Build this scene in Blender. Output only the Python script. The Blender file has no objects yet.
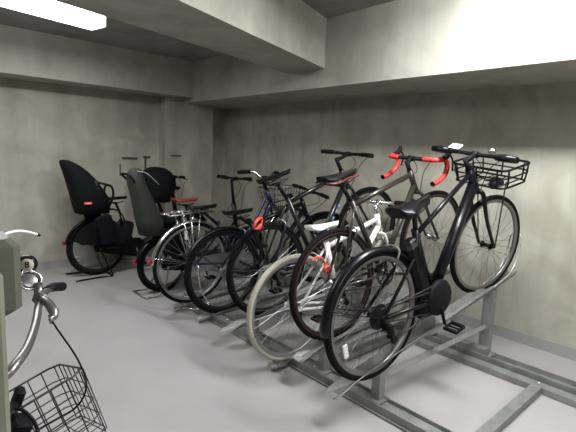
import bpy, math, random
from mathutils import Vector as V, Matrix, Euler
random.seed(7)
S = bpy.context.scene
COL = S.collection
PI = math.pi
R_ = math.radians

# ------------------------------------------------------------------ materials
def mat(name, col, rough=0.5, metal=0.0, bump=0.0, bscale=60, var=0.0, vscale=8, emit=None, es=1.0, spec=0.5, coat=0.0, alpha=None):
    m = bpy.data.materials.new(name); m.use_nodes = True
    nt = m.node_tree; b = nt.nodes['Principled BSDF']
    b.inputs['Base Color'].default_value = (*col, 1)
    b.inputs['Roughness'].default_value = rough
    b.inputs['Metallic'].default_value = metal
    b.inputs['Specular IOR Level'].default_value = spec
    b.inputs['Coat Weight'].default_value = coat
    tc = nt.nodes.new('ShaderNodeTexCoord')
    n = nt.nodes.new('ShaderNodeTexNoise'); n.inputs['Scale'].default_value = vscale; n.inputs['Detail'].default_value = 5
    nt.links.new(tc.outputs['Object'], n.inputs['Vector'])
    v = var if var else 0.06
    r = nt.nodes.new('ShaderNodeValToRGB')
    r.color_ramp.elements[0].position = 0.3; r.color_ramp.elements[1].position = 0.7
    r.color_ramp.elements[0].color = (*[c*(1-v) for c in col], 1)
    r.color_ramp.elements[1].color = (*[min(1, c*(1+v)) for c in col], 1)
    nt.links.new(n.outputs['Fac'], r.inputs['Fac']); nt.links.new(r.outputs['Color'], b.inputs['Base Color'])
    if bump:
        n2 = nt.nodes.new('ShaderNodeTexNoise'); n2.inputs['Scale'].default_value = bscale
        nt.links.new(tc.outputs['Object'], n2.inputs['Vector'])
        bp = nt.nodes.new('ShaderNodeBump'); bp.inputs['Strength'].default_value = bump; bp.inputs['Distance'].default_value = 0.01
        nt.links.new(n2.outputs['Fac'], bp.inputs['Height']); nt.links.new(bp.outputs['Normal'], b.inputs['Normal'])
    if emit:
        b.inputs['Emission Color'].default_value = (*emit, 1); b.inputs['Emission Strength'].default_value = es
    return m

def concrete(name, c0, c1, streak=True):
    m = bpy.data.materials.new(name); m.use_nodes = True
    nt = m.node_tree; b = nt.nodes['Principled BSDF']; L = nt.links.new
    b.inputs['Roughness'].default_value = 0.75; b.inputs['Specular IOR Level'].default_value = 0.3
    g = nt.nodes.new('ShaderNodeNewGeometry')
    mp = nt.nodes.new('ShaderNodeMapping'); mp.inputs['Scale'].default_value = (4.0, 4.0, 0.5 if streak else 3.0)
    L(g.outputs['Position'], mp.inputs['Vector'])
    n1 = nt.nodes.new('ShaderNodeTexNoise'); n1.inputs['Scale'].default_value = 1.0; n1.inputs['Detail'].default_value = 6; n1.inputs['Roughness'].default_value = 0.6
    L(mp.outputs['Vector'], n1.inputs['Vector'])
    n2 = nt.nodes.new('ShaderNodeTexNoise'); n2.inputs['Scale'].default_value = 2.4; n2.inputs['Detail'].default_value = 6; n2.inputs['Distortion'].default_value = 1.2
    L(g.outputs['Position'], n2.inputs['Vector'])
    mx = nt.nodes.new('ShaderNodeMath'); mx.operation = 'ADD'; L(n1.outputs['Fac'], mx.inputs[0]); L(n2.outputs['Fac'], mx.inputs[1])
    hv = nt.nodes.new('ShaderNodeMath'); hv.operation = 'MULTIPLY'; hv.inputs[1].default_value = 0.5; L(mx.outputs[0], hv.inputs[0])
    r = nt.nodes.new('ShaderNodeValToRGB'); e = r.color_ramp.elements
    e[0].position = 0.38; e[1].position = 0.62; e[0].color = (*c0, 1); e[1].color = (*c1, 1)
    L(hv.outputs[0], r.inputs['Fac']); L(r.outputs['Color'], b.inputs['Base Color'])
    n3 = nt.nodes.new('ShaderNodeTexNoise'); n3.inputs['Scale'].default_value = 25; n3.inputs['Detail'].default_value = 6
    L(g.outputs['Position'], n3.inputs['Vector'])
    bp = nt.nodes.new('ShaderNodeBump'); bp.inputs['Strength'].default_value = 0.12; bp.inputs['Distance'].default_value = 0.01
    L(n3.outputs['Fac'], bp.inputs['Height']); L(bp.outputs['Normal'], b.inputs['Normal'])
    return m

M = dict(
    wall=concrete('wall_concrete', (.265, .252, .20), (.40, .385, .315)),
    beam=concrete('beam_concrete', (.30, .29, .24), (.41, .40, .335)),
    ceil=concrete('ceiling_concrete', (.20, .20, .19), (.28, .28, .265), False),
    floor=None,
    base=mat('baseboard_paint', (.26, .26, .255), .5),
    black=mat('black_gloss', (.004, .004, .005), .3, spec=.28),
    matte=mat('black_matte', (.005, .005, .006), .6, spec=.15),
    tyre=mat('tyre_rubber', (.005, .005, .0055), .8, spec=.1, bump=.2, bscale=200),
    cream=mat('cream_tyre', (.33, .31, .24), .7),
    rimblk=mat('rim_black', (.014, .014, .015), .35, .4),
    chrome=mat('chrome', (.62, .62, .62), .22, 1.0),
    alu=mat('aluminium', (.45, .45, .46), .38, .9),
    rimsil=mat('rim_silver', (.42, .42, .43), .35, .85),
    spoke=mat('spoke_steel', (.3, .3, .3), .4, .8),
    spokeblk=mat('spoke_dark', (.12, .12, .12), .35, .8),
    galv=mat('galvanised_steel', (.22, .225, .21), .5, .4, var=.18, vscale=14),
    galvl=mat('galvanised_bright', (.55, .55, .52), .35, .7, var=.1),
    red=mat('red_tape', (.55, .035, .03), .45),
    redl=mat('red_lock', (.75, .07, .045), .4),
    redd=mat('dark_red_lining', (.09, .008, .01), .5),
    redstripe=mat('red_stripe', (.12, .012, .016), .5),
    brown=mat('red_brown_leather', (.22, .035, .025), .4),
    white=mat('white_paint', (.78, .76, .70), .35),
    whitep=mat('white_plastic', (.80, .80, .78), .4),
    olive=mat('dark_olive_paint', (.028, .024, .017), .35, .2, coat=.3),
    charcoal=mat('charcoal_paint', (.010, .0105, .012), .3, .1, coat=.2),
    greyseat=mat('grey_plastic', (.034, .036, .032), .75, spec=.15),
    seatblk=mat('seat_fabric', (.006, .0065, .008), .85, spec=.12, bump=.3, bscale=90),
    navy=mat('navy_paint', (.015, .02, .05), .3, .2),
    refl=mat('reflector_red', (.28, .01, .012), .2),
    amber=mat('reflector_white', (.75, .75, .7), .1, .3),
    gbox=mat('olive_box_paint', (.085, .09, .066), .45, var=.12),
    gpost=mat('green_grey_post', (.16, .17, .12), .5, var=.1),
    barmetal=mat('brushed_grey_metal', (.22, .21, .2), .35, .8),
    wire=mat('dark_wire', (.035, .033, .03), .4, .4),
    blue=mat('blue_decal', (.18, .28, .5), .4),
    glass=mat('lamp_lens', (.75, .77, .78), .08, .2),
    lamp=mat('lamp_diffuser', (.9, .9, .92), .4, emit=(.93, .95, 1.0), es=4.0),
    lampb=mat('lamp_diffuser_strong', (.9, .9, .92), .4, emit=(.95, .96, 1.0), es=46.0),
    lampbody=mat('lamp_body', (.8, .8, .8), .4),
    mark=mat('dark_wall_mark', (.05, .047, .04), .8),
)
def floor_mat():
    m = bpy.data.materials.new('floor_epoxy'); m.use_nodes = True
    nt = m.node_tree; b = nt.nodes['Principled BSDF']; L = nt.links.new
    b.inputs['Roughness'].default_value = 0.42; b.inputs['Specular IOR Level'].default_value = 0.35
    g = nt.nodes.new('ShaderNodeNewGeometry')
    n = nt.nodes.new('ShaderNodeTexNoise'); n.inputs['Scale'].default_value = 2.2; n.inputs['Detail'].default_value = 5
    L(g.outputs['Position'], n.inputs['Vector'])
    r = nt.nodes.new('ShaderNodeValToRGB'); e = r.color_ramp.elements
    e[0].position = .3; e[1].position = .7; e[0].color = (.285, .274, .268, 1); e[1].color = (.335, .322, .315, 1)
    L(n.outputs['Fac'], r.inputs['Fac']); L(r.outputs['Color'], b.inputs['Base Color'])
    n3 = nt.nodes.new('ShaderNodeTexNoise'); n3.inputs['Scale'].default_value = 60; n3.inputs['Detail'].default_value = 3
    L(g.outputs['Position'], n3.inputs['Vector'])
    bp = nt.nodes.new('ShaderNodeBump'); bp.inputs['Strength'].default_value = .05; bp.inputs['Distance'].default_value = .01
    L(n3.outputs['Fac'], bp.inputs['Height']); L(bp.outputs['Normal'], b.inputs['Normal'])
    return m
M['floor'] = floor_mat()

# ------------------------------------------------------------------ mesh builder
def spline(pts, n=8, closed=False):
    P = [V(p) for p in pts]; out = []
    N = len(P)
    rng = range(N) if closed else range(N-1)
    for i in rng:
        if closed:
            a, b, c, d = P[(i-1) % N], P[i], P[(i+1) % N], P[(i+2) % N]
        else:
            a = P[i-1] if i > 0 else P[0]*2-P[1]
            b, c = P[i], P[i+1]
            d = P[i+2] if i+2 < N else P[-1]*2-P[-2]
        for k in range(n):
            t = k/n
            out.append(.5*((2*b)+(c-a)*t+(2*a-5*b+4*c-d)*t*t+(3*b-a-3*c+d)*t**3))
    if not closed: out.append(P[-1].copy())
    return out

class MB:
    def __init__(s): s.v = []; s.f = []; s.sm = []
    def tube(s, pts, r, seg=8, closed=False, flat=1.0, up=None):
        P = [V(p) for p in pts]; N = len(P)
        rs = r if isinstance(r, (list, tuple)) else [r]*N
        base = len(s.v); t0 = None
        for i, p in enumerate(P):
            if closed: t = (P[(i+1) % N]-P[i-1]).normalized()
            elif i == 0: t = (P[1]-P[0]).normalized()
            elif i == N-1: t = (P[-1]-P[-2]).normalized()
            else: t = (P[i+1]-P[i-1]).normalized()
            if up is not None:
                n = V(up); n = (n-t*n.dot(t)).normalized()
            elif t0 is None:
                n = V((0, 0, 1)) if abs(t.z) < .9 else V((1, 0, 0))
                n = (n-t*n.dot(t)).normalized()
            else:
                n = (n-t*n.dot(t))
                n = n.normalized() if n.length > 1e-6 else V((1, 0, 0))
            t0 = t; b = t.cross(n)
            for k in range(seg):
                a = 2*PI*k/seg
                s.v.append(p+(n*math.cos(a)*flat+b*math.sin(a))*rs[i])
        for i in range(N if closed else N-1):
            j = (i+1) % N
            for k in range(seg):
                l = (k+1) % seg
                s.f.append((base+i*seg+k, base+i*seg+l, base+j*seg+l, base+j*seg+k)); s.sm.append(seg > 4)
        if not closed:
            s.f.append(tuple(base+k for k in range(seg))[::-1]); s.sm.append(False)
            s.f.append(tuple(base+(N-1)*seg+k for k in range(seg))); s.sm.append(False)
        return s
    def box(s, c, d, rot=None, bev=0.0):
        c = V(c); hx, hy, hz = d[0]/2, d[1]/2, d[2]/2
        Mx = Euler(rot).to_matrix() if rot is not None and not isinstance(rot, Matrix) else (rot if rot is not None else Matrix.Identity(3))
        b = len(s.v)
        if not bev:
            for x in (-hx, hx):
                for y in (-hy, hy):
                    for z in (-hz, hz): s.v.append(c+Mx@V((x, y, z)))
            for q in ((0, 1, 3, 2), (4, 6, 7, 5), (0, 4, 5, 1), (2, 3, 7, 6), (0, 2, 6, 4), (1, 5, 7, 3)):
                s.f.append(tuple(b+i for i in q)); s.sm.append(False)
        else:
            bv = min(bev, hx*.9, hy*.9, hz*.9)
            rings = []
            for z, o in ((-hz, bv), (-hz+bv, 0), (hz-bv, 0), (hz, bv)):
                ring = []
                for sx, sy in ((1, 1), (-1, 1), (-1, -1), (1, -1)):
                    X = hx-o; Y = hy-o
                    pts = [(X, Y-bv), (X-bv, Y)] if sx*sy > 0 else [(X-bv, Y), (X, Y-bv)]
                    for (px, py) in pts: ring.append(c+Mx@V((sx*px, sy*py, z)))
                rings.append(ring)
            s.rings(rings, False)
        return s
    def rings(s, rings, smooth=True, cap=True, wrap=True):
        b = len(s.v); n = len(rings[0])
        for r in rings: s.v.extend(V(p) for p in r)
        for i in range(len(rings)-1):
            for k in range(n if wrap else n-1):
                l = (k+1) % n
                s.f.append((b+i*n+k, b+i*n+l, b+(i+1)*n+l, b+(i+1)*n+k)); s.sm.append(smooth)
        if cap:
            s.f.append(tuple(b+k for k in range(n))[::-1]); s.sm.append(False)
            s.f.append(tuple(b+(len(rings)-1)*n+k for k in range(n))); s.sm.append(False)
        return s
    def lathe(s, c, axis, prof, seg=24, closed=False):
        # prof: list of (radius, offset along axis)
        c = V(c); a = V(axis).normalized(); u = V((0, 0, 1)) if abs(a.z) < .9 else V((1, 0, 0))
        u = (u-a*u.dot(a)).normalized(); w = a.cross(u)
        R = [[c+a*o+(u*math.cos(2*PI*k/seg)+w*math.sin(2*PI*k/seg))*max(r, 1e-4) for k in range(seg)] for r, o in prof]
        if closed: R.append(R[0])
        return s.rings(R, True, not closed)
    def xf(s, fn): s.v = [fn(p) for p in s.v]; return s
    def prism(s, poly, z0, z1):
        n = len(poly); b = len(s.v)
        for z in (z0, z1):
            for p in poly: s.v.append(V((p[0], p[1], z)))
        for k in range(n):
            l = (k+1) % n
            s.f.append((b+k, b+l, b+n+l, b+n+k)); s.sm.append(False)
        s.f.append(tuple(b+k for k in range(n))[::-1]); s.f.append(tuple(b+n+k for k in range(n))); s.sm += [False, False]
        return s
    def build(s, name, m, parent=None, label=None):
        me = bpy.data.meshes.new(name)
        me.from_pydata([tuple(p) for p in s.v], [], s.f)
        me.polygons.foreach_set('use_smooth', s.sm)
        me.validate(); me.update()
        me.materials.append(M[m] if isinstance(m, str) else m)
        import bmesh
        bm = bmesh.new(); bm.from_mesh(me); bmesh.ops.recalc_face_normals(bm, faces=bm.faces); bm.to_mesh(me); bm.free()
        o = bpy.data.objects.new(name, me); COL.objects.link(o)
        if parent: o.parent = parent
        if label: o['label'] = label
        return o

def thing(name, label, cat, loc=(0, 0, 0), rot=(0, 0, 0), group=None):
    o = bpy.data.objects.new(name, None); COL.objects.link(o)
    o.empty_display_size = .05
    o.location = loc; o.rotation_euler = rot; o['label'] = label; o['category'] = cat
    if group: o['group'] = group
    return o
def tag(o, label, cat, group=None):
    o['label'] = label; o['category'] = cat
    if group: o['group'] = group
    return o
def struct(o): o['kind'] = 'structure'; return o

# ------------------------------------------------------------------ camera
CH = 1.34
def camrows(yaw, pitch, roll):
    y, p, r = R_(yaw), R_(pitch), R_(roll)
    f = V((math.sin(y)*math.cos(p), math.cos(y)*math.cos(p), -math.sin(p)))
    rt = V((math.cos(y), -math.sin(y), 0)); up = rt.cross(f)
    return rt*math.cos(r)+up*math.sin(r), -rt*math.sin(r)+up*math.cos(r), f
rt, up, fw = camrows(42.5, 8.08, 2.41)
cd = bpy.data.cameras.new('camera'); cam = bpy.data.objects.new('camera', cd); COL.objects.link(cam)
cd.sensor_width = 36; cd.lens = 440/576*36; cd.clip_start = .02
mw = Matrix.Identity(4)
for i in range(3): mw[i][0] = rt[i]; mw[i][1] = up[i]; mw[i][2] = -fw[i]
mw[2][3] = CH
cam.matrix_world = mw
S.camera = cam

# ------------------------------------------------------------------ the room
X0, X1, Y0, Y1, ZC = -2.6, 3.46, -2.6, 5.12, 2.45
YB = 4.75; XB = 2.76; ZS = 1.90; ZB = 1.95
def slab(name, lo, hi, m):
    b = MB(); b.box([(a+c)/2 for a, c in zip(lo, hi)], [c-a for a, c in zip(lo, hi)])
    return struct(b.build(name, m))
slab('floor', (X0-.1, Y0-.1, -.1), (X1+.1, Y1+.1, 0), 'floor')
slab('ceiling', (X0-.1, Y0-.1, ZC), (X1+.1, Y1+.1, ZC+.1), 'ceil')
slab('wall_right', (X1, Y0-.1, 0), (X1+.1, Y1+.1, ZC), 'wall')
slab('wall_back', (X0-.1, Y1, 0), (X1, Y1+.1, ZC), 'wall')
slab('wall_left', (X0-.1, Y0-.1, 0), (X0, Y1, ZC), 'wall')
slab('wall_front', (X0, Y0-.1, 0), (X1, Y0, ZC), 'wall')
slab('trim_1', (XB, Y0, ZS), (X1, Y1, ZC), 'beam')            # beam along the right wall
slab('trim_2', (X0, YB, ZB), (XB, Y1, ZC), 'beam')            # beam along the back wall
b = MB(); b.prism([(2.50, Y1), (2.50, 4.96), (3.16, 4.96), (3.17, Y1)], 0, ZB); struct(b.build('trim_3', 'wall'))   # corner pier
# skewed cross beam
b = MB(); b.prism([(-2.6, .75), (-1.0, 1.31), (1.087, 2.05), (XB, 2.64), (XB, 3.08), (1.14, 2.67), (-1.0, 2.13), (-2.6, 1.73)], 2.055, ZC); struct(b.build('trim_4', 'beam'))
# lowered ceiling behind the cross beam
b = MB(); b.prism([(-2.6, 1.73), (-1.0, 2.13), (1.14, 2.67), (XB, 3.08), (XB, YB), (X0, YB)], 2.36, ZC-.001); struct(b.build('trim_5', 'ceil'))
slab('trim_6', (XB-.012, Y0, ZS-.0), (XB, YB, ZS+.012), 'beam')
def base(name, lo, hi): slab(name, lo, hi, 'base')
base('baseboard_right', (X1-.012, Y0, 0), (X1, Y1, .085))
base('baseboard_back', (X0, Y1-.012, 0), (2.488, Y1, .085))
b = MB(); b.prism([(2.488, Y1), (2.488, 4.948), (3.172, 4.948), (3.182, Y1)], 0, .085); struct(b.build('baseboard_pier', 'base'))

# ------------------------------------------------------------------ lamps
def fixture(name, label, a, bb, z, w=.17, h=.1, area=None, top=None, lm='lamp'):
    a = V((a[0], a[1], z)); bb = V((bb[0], bb[1], z)); mid = (a+bb)/2; d = bb-a; ang = math.atan2(d.y, d.x)
    t = thing(name, label, 'ceiling light', (mid.x, mid.y, z), (0, 0, ang))
    L = d.length
    x = MB(); x.box((0, 0, h-.015), (L, w, .03), bev=.004)
    for e in (-1, 1): x.box((e*(L/2-.006), 0, h/2), (.012, w, h-.01), bev=.003)
    if top: x.box((0, 0, (h+top)/2), (.12, .06, top-h))
    x.build('lamp_housing', 'lampbody', t)
    x = MB(); x.box((0, 0, (h-.03)/2), (L-.024, w-.01, h-.03), bev=.01); x.build('diffuser', lm, t)
    if area:
        ld = bpy.data.lights.new('tube_light', 'AREA'); ld.shape = 'RECTANGLE'; ld.size = L*.95; ld.size_y = w*.8
        ld.energy = area; ld.color = (.96, .97, 1.0)
        lo = bpy.data.objects.new('tube_light', ld); COL.objects.link(lo); lo.parent = t; lo.location = (0, 0, -.012)
    return t
fixture('ceiling_lamp', 'bright white rectangular ceiling lamp at the upper left, in front of the back beam', (-.06, 3.42), (1.31, 3.70), 2.24, w=.20, h=.12, area=29)
fixture('ceiling_lamp', 'white ceiling lamp above the bicycle rack near the right wall beam', (2.12, .0), (2.12, 1.45), 2.34, w=.2, h=.11, area=26, lm='lampb')
fixture('ceiling_lamp', 'unseen white fill lamp added behind the viewer, shaped like a ceiling lamp', (-.2, -1.4), (1.1, -1.4), 2.34, area=44)  # unseen fill light added behind the camera, built as a fixture

# ------------------------------------------------------------------ wheel
def wheel(parent, c, R, tw, tyre, rim, spk, name='wheel', st=None, ns=32, cass=False, disc=False, stripe=None, steer=None, hubm='alu', refl=False, seg=56, casw=1.0):
    f = steer or (lambda p: p)
    c = V(c); A = (0, 1, 0)
    x = MB(); prof = [(R-tw/2+tw/2*math.cos(a), tw/2*math.sin(a)) for a in [2*PI*k/10 for k in range(10)]]
    x.lathe(c, A, prof, seg, closed=True).xf(f); t = x.build(name, tyre, parent)
    r1 = R-tw*.86
    x = MB(); x.lathe(c, A, [(r1, -tw*.34), (r1, tw*.34), (r1-.018, tw*.28), (r1-.024, 0), (r1-.018, -tw*.28)], seg, closed=True).xf(f); x.build('rim', rim, t)
    if stripe:
        x = MB()
        for s_ in (-1, 1):
            x.lathe(c+V((0, s_*tw*.40, 0)), A, [(r1-.001, 0), (r1-.001, s_*.0015), (r1-.004, s_*.0015), (r1-.004, 0)], seg, closed=True)
        x.xf(f).build('rim_stripe', stripe, t)
    x = MB(); x.lathe(c, A, [(.008, -.05), (.008, -.04), (.022, -.034), (.022, -.028), (.013, -.024), (.013, .024), (.022, .028), (.022, .034), (.008, .04), (.008, .05)], 14)
    x.xf(f).build('hub', hubm, t)
    x = MB(); rr = r1-.02
    for k in range(ns):
        sd = 1 if k % 2 else -1; cr = (1 if (k//2) % 2 else -1)*R_(62)
        a = 2*PI*k/ns
        p1 = c+V((math.cos(a)*rr, sd*.003, math.sin(a)*rr)); p0 = c+V((math.cos(a+cr)*.021, sd*.031, math.sin(a+cr)*.021))
        x.tube([p0, p1], .0013, 4)
    x.xf(f).build('spokes', spk, t)
    if cass:
        x = MB()
        for k, rad in enumerate([q_*casw for q_ in (.046, .041, .036, .031, .027, .023)]):
            yy = -.030-.0045*k
            ring = [(rad*(1+.05*(i % 2))) for i in range(36)]
            R1 = [c+V((math.cos(2*PI*i/36)*ring[i], yy, math.sin(2*PI*i/36)*ring[i])) for i in range(36)]
            x.rings([R1, [p+V((0, -.0018, 0)) for p in R1]], False)
        x.xf(f).build('sprocket', 'rimblk' if casw > 1 else 'alu', t)
    if disc:
        x = MB(); x.lathe(c+V((0, .036, 0)), A, [(.075, 0), (.075, .002), (.055, .002), (.055, 0)], 30, closed=True)
        for k in range(6): x.tube([c+V((math.cos(k*PI/3)*.02, .037, math.sin(k*PI/3)*.02)), c+V((math.cos(k*PI/3+.4)*.056, .037, math.sin(k*PI/3+.4)*.056))], .003, 4)
        x.xf(f).build('brake_disc', 'alu', t)
    if refl:
        a = R_(refl if not isinstance(refl, bool) else 200); p = c+V((math.cos(a)*R*.72, -.01, math.sin(a)*R*.72))
        x = MB(); x.box(p, (.03, .012, .075), (0, -a+PI/2 if False else 0, 0), bev=.004); x.xf(f).build('spoke_reflector', 'amber', t)
    return t

def saddle(parent, cx, h, L=.27, W=.15, m='black', trim=None, tilt=0, tailup=.012, rails='matte', H=.7):
    x = MB(); rings = []; n = 16
    ks = [0, .04, .12, .25, .4, .55, .7, .85, .95, 1.0]
    for t in ks:
        px = cx-L/2+L*t
        w = W*(.55+.45*min(1, t/.12)) if t < .12 else W*(1-.80*min(1, max(0, (t-.18))/.5)**1.1) if t < .68 else W*.2*(1-.35*((t-.68)/.32)**2)
        if t == 1.0: w *= .5
        hh = .035*H if 0 < t < 1 else .018*H
        zc = h+tailup*max(0, 1-t/.35)**1.5+.006*t - hh
        zc += math.tan(R_(tilt))*(px-cx)
        ring = []
        for k in range(n):
            a = 2*PI*k/n
            cs, sn = math.cos(a), math.sin(a)
            yy = w/2*(abs(cs)**.8)*(1 if cs >= 0 else -1)
            zz = hh*(sn if sn > 0 else sn*.55)*(1-.15*(1-abs(cs)) if sn > 0 else 1)
            ring.append(V((px, yy, zc+zz+.0)))
        rings.append(ring)
    x.rings(rings, True); s = x.build('saddle', m, parent)
    if trim:
        x = MB()
        for sd in (-1, 1):
            pts = []
            for t in ks:
                px = cx-L/2+L*t
                w = W*(.55+.45*min(1, t/.12)) if t < .12 else W*(1-.80*min(1, max(0, (t-.18))/.5)**1.1) if t < .68 else W*.2
                pts.append((px, sd*w/2, h-.035-.004+tailup*max(0, 1-t/.35)**1.5))
            x.tube(pts, .007, 6)
        x.build('saddle_trim', trim, s)
    x = MB()
    for sd in (-1, 1):
        x.tube(spline([(cx+L*.36, sd*.012, h-.05), (cx+L*.12, sd*.022, h-.066), (cx-L*.12, sd*.022, h-.066), (cx-L*.33, sd*.035, h-.045)], 4), .0035, 6)
    x.box((cx-.005, 0, h-.066), (.045, .05, .016), bev=.004)
    x.build('saddle_rails', rails, s)
    return s

def fender(parent, c, R, a0, a1, w, m, steer=None, name='mudguard', stays=True, depth=.014):
    x = MB(); c = V(c); rings = []; N = 30
    for i in range(N+1):
        a = R_(a0+(a1-a0)*i/N); ring = []
        prof = [(-w/2, -depth), (-w*.38, -.003), (0, .003), (w*.38, -.003), (w/2, -depth), (w*.38-.001, -.006), (0, -.001), (-w*.38+.001, -.006)]
        for yy, rr in prof: ring.append(c+V((math.cos(a)*(R+rr), yy, math.sin(a)*(R+rr))))
        rings.append(ring)
    x.rings(rings, True)
    if steer: x.xf(steer)
    o = x.build(name, m, parent)
    if stays:
        x = MB(); a = R_(stays if not isinstance(stays, bool) else a1-10)
        for sd in (-1, 1):
            x.tube([c+V((0, sd*.055, 0)), c+V((math.cos(a)*R*.9, sd*.045, math.sin(a)*R*.9)), c+V((math.cos(a)*R, sd*w/2, math.sin(a)*R))], .0025, 6)
        if steer: x.xf(steer)
        x.build('mudguard_stay', 'chrome' if m == 'chrome' else 'matte', o)
    return o

def wire_basket(parent, fn, cx, z0, z1, lx, wy, m='wire', taper=.78, nx=7, ny=8, nz=4, r=.0022, rim=.004):
    """wire mesh basket centred at cx; rim lx by wy, bottom tapered"""
    x = MB()
    def corner(t, u, v):    # t height 0..1, u,v in -1..1
        s_ = taper+(1-taper)*t
        return V((cx+u*lx/2*s_, v*wy/2*s_, z0+(z1-z0)*t))
    def loop(t): 
        pts = []
        for (u0, v0, u1, v1) in ((-1, -1, 1, -1), (1, -1, 1, 1), (1, 1, -1, 1), (-1, 1, -1, -1)):
            for k in range(4):
                s_ = .1+.8*k/3; pts.append(corner(t, u0+(u1-u0)*s_, v0+(v1-v0)*s_))
        return pts
    for i in range(nz+1):
        x.tube(loop(i/nz), r if i < nz else rim, 5, closed=True)
    for i in range(nx+1):
        u = -.9+1.8*i/nx
        x.tube([corner(1, u, -1), corner(0, u, -1), corner(0, u, 1), corner(1, u, 1)], r, 4)
    for i in range(ny+1):
        v = -.9+1.8*i/ny
        x.tube([corner(1, -1, v), corner(0, -1, v), corner(0, 1, v), corner(1, 1, v)], r, 4)
    x.xf(fn)
    return x.build('basket', m, parent)

def ushell(secs, th=.012, n=9, fn=None):
    """child-seat shell: secs = (z, x_back, half width, depth, tilt)"""
    x = MB(); outer = []
    for z, xb, hw, dp in secs:
        ring = []
        prof = [(dp, -hw), (dp*.5, -hw*1.03), (dp*.15, -hw*.92), (0, -hw*.6), (-.01, 0), (0, hw*.6), (dp*.15, hw*.92), (dp*.5, hw*1.03), (dp, hw)]
        o = [V((xb+px, py, z)) for px, py in prof]
        inn = [V((xb+px+(th if px < dp*.9 else 0), py*(1-th/max(hw, .02)), z)) for px, py in prof][::-1]
        outer.append(o+inn)
    x.rings(outer, True)
    if fn: x.xf(fn)
    return x

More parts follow.
